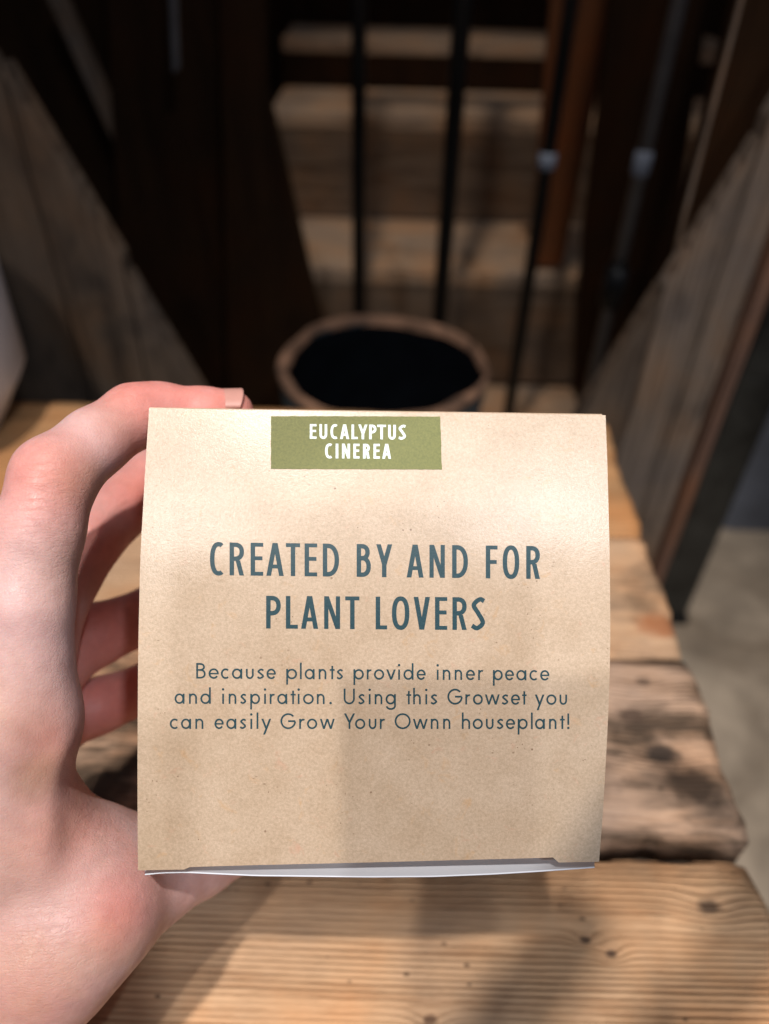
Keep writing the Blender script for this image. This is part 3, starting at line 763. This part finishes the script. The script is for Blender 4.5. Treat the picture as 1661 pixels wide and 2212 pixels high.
def letter_line(name, spec, ox, oy, sc, base, hcap, t, mat, parent, off, xh=None, label=None):
    """spec: (character, x0, x1) in measured units; base: baseline as (x, y) pairs"""
    V = []; Fc = []; k = 0
    bx = [a for a, _ in base]; by = [b for _, b in base]
    for ch, xa, xb in spec:
        yb = float(np.interp((xa + xb) / 2, bx, by)); slope = (by[-1] - by[0]) / (bx[-1] - bx[0])
        for strokes in glyph(ch, xb - xa, hcap, t, xh):
            k += 1
            for poly in strokes:
                s0 = len(V)
                for p in poly:
                    X_ = xa + p[0]; Y_ = yb - p[1] + slope * (X_ - (xa + xb) / 2)
                    V.append(on_box(ox + X_ * sc, oy + Y_ * sc, off + (k % 4) * 0.000006))
                Fc.append(tuple(range(s0, s0 + len(poly))))
    bm = bmesh.new()
    vs_ = [bm.verts.new(v) for v in V]
    for f in Fc:
        try: bm.faces.new([vs_[i] for i in f])
        except ValueError: pass
    for f in bm.faces:
        f.normal_update()
        if f.normal.z < 0: f.normal_flip()
    me = bpy.data.meshes.new(name); bm.to_mesh(me); bm.free()
    o = link(name, me, M[mat], parent)
    if label: o['label'] = label
    return o
s1, OX, OY = 0.2309, 435.1, 1143.1
letter_line('lettering', [('C', 80, 215), ('R', 263, 402), ('E', 460, 578), ('A', 607, 770), ('T', 790, 923), ('E', 965, 1083), ('D', 1135, 1287), ('B', 1452, 1585),
    ('Y', 1635, 1785), ('A', 1920, 2078), ('N', 2133, 2277), ('D', 2345, 2493), ('F', 2660, 2770), ('O', 2818, 2973), ('R', 3038, 3170)],
    OX, OY, s1, [(80, 430), (3170, 466)], 308, 42, 'ink', box_root, 0.00004, label='teal headline reading CREATED BY AND FOR')
letter_line('lettering', [('P', 605, 742), ('L', 790, 902), ('A', 932, 1092), ('N', 1148, 1297), ('T', 1345, 1478), ('L', 1630, 1737), ('O', 1782, 1945), ('V', 1985, 2138),
    ('E', 2185, 2300), ('R', 2348, 2485), ('S', 2527, 2653)],
    OX, OY, s1, [(605, 929), (2653, 944)], 306, 42, 'ink', box_root, 0.00004, label='teal headline reading PLANT LOVERS')
OX2, OY2 = 575.2, 892.3
letter_line('lettering', [('E', 407, 470), ('U', 497, 570), ('C', 600, 672), ('A', 690, 775), ('L', 797, 855), ('Y', 860, 947), ('P', 962, 1030), ('T', 1038, 1120), ('U', 1140, 1212), ('S', 1238, 1306)],
    OX2, OY2, s1, [(400, 240), (1306, 248)], 137, 24, 'white_ink', lab, 0.00016, label='white label text reading EUCALYPTUS')
letter_line('lettering', [('C', 550, 622), ('I', 649, 674), ('N', 708, 783), ('E', 815, 872), ('R', 905, 970), ('E', 1003, 1062), ('A', 1085, 1167)],
    OX2, OY2, s1, [(550, 423), (1167, 427)], 138, 24, 'white_ink', lab, 0.00016, label='white label text reading CINEREA')
s3, OX3, OY3 = 0.2664, 354.0, 1415.9
L1 = 'B 262 338 e 362 445 c 462 530 a 553 635 u 665 728 s 757 812 e 832 908 p 992 1078 l 1102 1118 a 1143 1222 n 1255 1317 t 1345 1385 s 1402 1452 p 1537 1620 r 1645 1685 o 1703 1786 v 1803 1880 i 1898 1916 d 1944 2024 e 2049 2123 i 2211 2229 n 2261 2323 n 2358 2418 e 2449 2523 r 2548 2591 p 2668 2746 e 2766 2839 a 2859 2939 c 2964 3031 e 3051 3126'
L2 = 'a 88 167 n 203 268 d 297 380 i 472 488 n 525 587 s 620 668 p 700 778 i 812 828 r 858 900 a 920 1000 t 1027 1068 i 1085 1100 o 1128 1215 n 1240 1303 . 1343 1360 U 1458 1548 s 1577 1628 i 1661 1676 n 1709 1771 g 1799 1881 t 1966 2006 h 2021 2083 i 2119 2136 s 2164 2216 G 2299 2416 r 2444 2486 o 2506 2586 w 2603 2723 s 2741 2793 e 2814 2888 t 2904 2941 y 3008 3086 o 3101 3183 u 3208 3269'
L3 = 'c 48 118 a 140 220 n 255 320 e 410 485 a 507 587 s 617 667 i 700 717 l 750 767 y 790 870 G 945 1065 r 1097 1143 o 1160 1243 w 1265 1385 Y 1460 1550 o 1550 1633 u 1661 1723 r 1751 1793 O 1871 2001 w 2019 2139 n 2164 2226 n 2264 2323 h 2416 2483 o 2504 2586 u 2611 2673 s 2701 2753 e 2773 2848 p 2869 2948 l 2976 2991 a 3011 3089 n 3123 3183 t 3211 3251 ! 3269 3289'
def sp(s_):
    q = s_.split(); return [(q[i], float(q[i + 1]), float(q[i + 2])) for i in range(0, len(q), 3)]
for ln, b, txt in ((L1, [(262, 187), (2000, 196), (3126, 202)], 'Because plants provide inner peace'), (L2, [(88, 391), (3269, 399)], 'and inspiration. Using this Growset you'), (L3, [(48, 595), (3289, 596)], 'can easily Grow Your Ownn houseplant!')):
    letter_line('lettering', sp(ln), OX3, OY3, s3, b, 126, 14.3, 'ink', box_root, 0.00004, xh=82, label='small teal text reading ' + txt)

# ------------------------------------------------------------------ the hand (one continuous skin)
MM = 0.001
def hp(px, py, d, r_): return (*cs(px, py, d), r_ * MM)
PALM = [  # metacarpals, thenar, wrist, forearm: segments
    (hp(-90, 2330, .184, 18), hp(40, 1560, .173, 12.5)),
    (hp(-95, 2330, .200, 18), hp(38, 1540, .192, 12.5)),
    (hp(-70, 2330, .214, 17), hp(45, 1560, .212, 12.0)),
    (hp(-80, 2330, .226, 15), hp(55, 1590, .230, 11)),
    (hp(-85, 2330, .182, 18.5), hp(118, 2035, .180, 15)),
    (hp(118, 2035, .180, 15), hp(200, 1965, .184, 13.8)),
    (hp(60, 1800, .180, 13), hp(165, 1905, .184, 12)),
    (hp(-100, 2330, .195, 22), hp(-360, 2850, .20, 26)),
]
FING = {
    'index': [hp(40, 1560, .173, 12.5), hp(58, 1300, .166, 9.8), hp(84, 1150, .166, 9.3), hp(118, 1030, .169, 9.0), hp(205, 955, .177, 7.9), hp(290, 900, .186, 7.7), hp(345, 890, .190, 7.2), hp(440, 893, .194, 6.6), hp(498, 892, .196, 6.3)],
    'middle': [hp(38, 1540, .192, 12.5), hp(100, 1320, .200, 9.6), hp(190, 1165, .212, 9.4), hp(330, 1035, .232, 9.3), hp(440, 990, .245, 8.4)],
    'ring': [hp(45, 1560, .212, 12.0), hp(120, 1430, .218, 9.6), hp(210, 1370, .228, 9.4), hp(330, 1325, .243, 8.9), hp(450, 1300, .254, 8.2)],
    'pinky': [hp(55, 1590, .230, 11), hp(120, 1565, .228, 9.0), hp(210, 1525, .236, 8.8), hp(330, 1480, .248, 8.2), hp(420, 1450, .255, 7.4)],
    'thumb': [hp(118, 2035, .180, 15), hp(212, 1952, .186, 14.2), hp(325, 1888, .200, 13.4), hp(425, 1846, .212, 11.6), hp(520, 1810, .222, 9.4), hp(590, 1790, .228, 8.2)],
}
WEB = [(hp(60, 1790, .182, 9), hp(190, 1830, .190, 8)), (hp(150, 1880, .186, 9), hp(225, 1850, .194, 9))]
def build_hand():
    h = 0.00105
    lo = np.array([-0.150, -0.215, -0.275]); hi = np.array([-0.028, 0.040, -0.140])
    nx, ny, nz = [int(math.ceil(q)) for q in (hi - lo) / h]
    ax = [(lo[i] + np.arange(n) * h).astype(np.float32) for i, n in enumerate((nx, ny, nz))]
    GX, GY, GZ = np.meshgrid(*ax, indexing='ij')
    def cone(a, b):
        ax_, ay, az, ra = a; bx, by, bz, rb = b
        d = np.array([bx - ax_, by - ay, bz - az]); L = float(d @ d)
        t = ((GX - ax_) * d[0] + (GY - ay) * d[1] + (GZ - az) * d[2]) / L
        np.clip(t, 0, 1, out=t)
        q = (GX - (ax_ + t * d[0])) ** 2 + (GY - (ay + t * d[1])) ** 2 + (GZ - (az + t * d[2])) ** 2
        return np.sqrt(q) - (ra + (rb - ra) * t)
    def smin(a, b, k):
        hh = np.clip(0.5 + 0.5 * (b - a) / k, 0, 1)
        return b + (a - b) * hh - k * hh * (1 - hh)
    palm = None
    for a, b in PALM:
        d = cone(a, b); palm = d if palm is None else smin(palm, d, 0.009)
    for a, b in WEB:
        palm = smin(palm, cone(a, b), 0.010)
    total = None
    for k_, ch in FING.items():
        fd = None
        for a, b in zip(ch, ch[1:]):
            d = cone(a, b); fd = d if fd is None else smin(fd, d, 0.0025)
        both = smin(palm, fd, 0.007 if k_ != 'thumb' else 0.010)
        total = both if total is None else smin(total, both, 0.0012)
    # small bulges: knuckles and finger pads
    for (p, rad, amt) in ((hp(88, 1035, .161, 0), 0.008, 0.0007), (hp(300, 868, .182, 0), 0.006, 0.0006), (hp(235, 1985, .168, 0), 0.010, 0.0018), (hp(60, 1600, .158, 0), 0.012, 0.001)):
        g = np.exp(-((GX - p[0]) ** 2 + (GY - p[1]) ** 2 + (GZ - p[2]) ** 2) / (2 * rad * rad)); total -= amt * g
    # tendons / hollow on the back of the hand
    for (a, b, amt, wd) in ((hp(95, 1720, .160, 0), hp(100, 1600, .160, 0), 0.0016, 0.005), (hp(140, 1640, .166, 0), hp(95, 1880, .166, 0), -0.0012, 0.003)):
        d = cone(a, b); total += amt * np.exp(-(d * d) / (2 * wd * wd))
    D = total
    ins = D < 0
    # surface nets
    c = np.zeros((nx - 1, ny - 1, nz - 1), np.int8)
    for i in (0, 1):
        for j in (0, 1):
            for k in (0, 1): c += ins[i:nx - 1 + i, j:ny - 1 + j, k:nz - 1 + k]
    act = (c > 0) & (c < 8)
    I = np.argwhere(act); idm = -np.ones(act.shape, np.int64); idm[act] = np.arange(len(I))
    acc = np.zeros((len(I), 3)); cnt = np.zeros(len(I))
    corners = [(0, 0, 0), (1, 0, 0), (0, 1, 0), (1, 1, 0), (0, 0, 1), (1, 0, 1), (0, 1, 1), (1, 1, 1)]
    for a in corners:
        for ax2 in range(3):
            if a[ax2]: continue
            b = list(a); b[ax2] = 1
            da = D[I[:, 0] + a[0], I[:, 1] + a[1], I[:, 2] + a[2]]; db = D[I[:, 0] + b[0], I[:, 1] + b[1], I[:, 2] + b[2]]
            m = (da < 0) != (db < 0)
            t = np.where(m, da / np.where(m, da - db, 1), 0)
            p = np.tile(np.array(a, float), (len(I), 1)); p[:, ax2] += t
            acc[m] += p[m]; cnt[m] += 1
    V = lo + (I + acc / cnt[:, None]) * h
    Fs = []
    for ax2 in range(3):
        o1, o2 = [(1, 2), (2, 0), (0, 1)][ax2]
        sl_a = [slice(1, -1)] * 3; sl_a[ax2] = slice(0, -1)
        sl_b = [slice(1, -1)] * 3; sl_b[ax2] = slice(1, None)
        A = ins[tuple(sl_a)]; B = ins[tuple(sl_b)]
        E = np.argwhere(A != B)
        off = np.array([1, 1, 1]); off[ax2] = 0
        base = E + off
        fl_ = A[E[:, 0], E[:, 1], E[:, 2]]
        def cell(d1, d2):
            q = base.copy(); q[:, o1] -= d1; q[:, o2] -= d2; return idm[q[:, 0], q[:, 1], q[:, 2]]
        q = np.stack([cell(1, 1), cell(0, 1), cell(0, 0), cell(1, 0)], 1)
        q[~fl_] = q[~fl_][:, ::-1]
        Fs.append(q)
    Fq = np.concatenate(Fs)
    # light smoothing
    e = np.concatenate([Fq[:, [0, 1]], Fq[:, [1, 2]], Fq[:, [2, 3]], Fq[:, [3, 0]]])
    for it in range(4):
        s_ = np.zeros_like(V); n_ = np.zeros(len(V))
        for a, b in ((0, 1), (1, 0)):
            np.add.at(s_, e[:, a], V[e[:, b]]); np.add.at(n_, e[:, a], 1)
        V = V * 0.5 + 0.5 * s_ / n_[:, None]
    return V, Fq
HV, HF = build_hand()
wrist = np.array(cs(-40, 2330, .195))
hand = bpy.data.objects.new('hand', None)
me = bpy.data.meshes.new('hand')
me.from_pydata((HV - wrist).tolist(), [], HF.tolist()); me.update()
def blob(pts):
    out = np.zeros(len(HV))
    for (px, py, d, rad, amt) in pts:
        c_ = np.array(cs(px, py, d)); q = ((HV - c_) ** 2).sum(1)
        out = np.maximum(out, amt * np.exp(-q / (2 * (rad * MM) ** 2)))
    return out
att = {
    'flush': blob([(80, 1020, .160, 9, .75), (300, 860, .182, 10, .8), (400, 880, .190, 9, .9), (480, 890, .192, 8, .95), (540, 880, .195, 6, .8), (255, 1970, .172, 7, 0.7), (300, 960, .18, 9, .6), (110, 1600, .162, 6, .45), (160, 1800, .17, 8, .4), (60, 2150, .165, 12, .35),
                   (230, 1180, .21, 12, .75), (330, 1080, .22, 14, .95), (250, 1370, .22, 14, .9), (240, 1520, .23, 14, .9), (350, 1330, .24, 14, .9), (350, 1480, .24, 14, .9)]),  # rear fingers: their shade painted in as deeper red
    'tan': blob([(10, 1850, .165, 12, .35), (0, 2100, .165, 12, .3), (40, 1560, .16, 9, .35), (245, 930, .176, 5, .3), (90, 1690, .162, 5.5, .75), (160, 1010, .162, 6, .25), (130, 1250, .16, 7, .2)]),  # brown skin tone; the lower-left blobs paint in the shade there
    'crease': blob([(70, 1120, .158, 9, 1), (300, 870, .18, 6, .6), (230, 2010, .168, 10, .5), (230, 1780, .18, 7, .9), (120, 2080, .165, 12, .7)]),
}
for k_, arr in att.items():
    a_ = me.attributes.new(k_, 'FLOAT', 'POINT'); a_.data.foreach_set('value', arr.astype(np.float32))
bpy.data.objects.remove(hand)
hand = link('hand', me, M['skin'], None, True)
hand.matrix_world = CM @ Matrix.Translation(Vector(wrist))
tag(hand, 'pale left hand gripping the kraft box from the left, index finger over its top', 'hand')
def nail():
    # thin curved plate on the fingertip
    c_ = Vector(cs(500, 892, .196)); axis = (Vector(cs(545, 888, .197)) - Vector(cs(440, 890, .194))).normalized()
    upv = Vector((0.0, 0.80, 0.60)); upv = (upv - axis * upv.dot(axis)).normalized(); side = axis.cross(upv)
    V = []; Fc = []; nu, nv = 14, 14
    for j in range(nv + 1):
        for i in range(nu + 1):
            a = (i / nu - 0.5) * R(100); s_ = -0.0040 + 0.0072 * j / nv
            if j > nv - 4: s_ -= 0.0012 * (abs(i / nu - 0.5) * 2) ** 2 * (j - nv + 4) / 4
            if j < 3: s_ += 0.0015 * (abs(i / nu - 0.5) * 2) ** 2 * (3 - j) / 3
            rr_ = 0.00640 + 0.00008 * (j / nv)
            V.append(c_ + axis * s_ + (upv * math.cos(a) + side * math.sin(a)) * rr_)
    for j in range(nv):
        for i in range(nu): Fc.append((j * (nu + 1) + i, j * (nu + 1) + i + 1, (j + 1) * (nu + 1) + i + 1, (j + 1) * (nu + 1) + i))
    N = len(V)
    V += [p - (p - c_ - axis * (p - c_).dot(axis)).normalized() * 0.0006 for p in V]
    Fc += [tuple(q + N for q in f[::-1]) for f in Fc[:]]
    ring = [i for i in range(nu + 1)] + [j * (nu + 1) + nu for j in range(1, nv + 1)] + [nv * (nu + 1) + i for i in range(nu - 1, -1, -1)] + [j * (nu + 1) for j in range(nv - 1, 0, -1)]
    for a, b in zip(ring, ring[1:] + ring[:1]): Fc.append((b, a, a + N, b + N))
    return mesh('fingernail', [p - Vector(wrist) for p in V], Fc, M['nail'], hand, True)
nail()

# ------------------------------------------------------------------ the phone that takes the picture (its shadow falls on the carton)
ph = thing('smartphone', 'black smartphone held over the box, taking the picture', 'phone')
ph.matrix_world = CM @ Matrix.Translation(Vector((-0.0125, -0.0575, 0.008)))
box('phone_body', (-0.0375, 0.0375), (-0.0725, 0.0725), (-0.004, 0.004), M['phone'], ph, 0.0025)
box('screen', (-0.034, 0.034), (-0.069, 0.069), (0.0041, 0.0046), M['glass'], ph, 0)

# ------------------------------------------------------------------ added unseen tubes above and behind the camera that shade the bench
shade_tubes = thing('tube_frame', 'black steel tube frame standing over the near end of the bench', 'frame', (0, -0.3, 0.9))
LP = CM @ Vector(LK)
def tube(p, q, r_):
    p, q = Vector(p), Vector(q); ax_ = (q - p).normalized(); s1_ = ax_.orthogonal().normalized(); s2_ = ax_.cross(s1_)
    V = []; Fc = []
    for e in (p, q):
        for k in range(16):
            a = 2 * math.pi * k / 16; V.append(e + (s1_ * math.cos(a) + s2_ * math.sin(a)) * r_ - shade_tubes.location)
    for k in range(16): Fc.append((k, (k + 1) % 16, 16 + (k + 1) % 16, 16 + k))
    Fc.append(tuple(range(15, -1, -1))); Fc.append(tuple(range(16, 32)))
    return mesh('tube', V, Fc, M['black_metal'], shade_tubes, False)
def toward(px, py, f): p = at_z(px, py, SEAT); return p.lerp(LP, f)
tube(toward(1265, 1955, 0.2), toward(1010, 2360, 0.2), 0.0105)
tube(toward(1400, 1660, 0.2), toward(1800, 1850, 0.2), 0.0095)
tube(toward(1700, 1890, 0.2), toward(1400, 2400, 0.2), 0.0115)
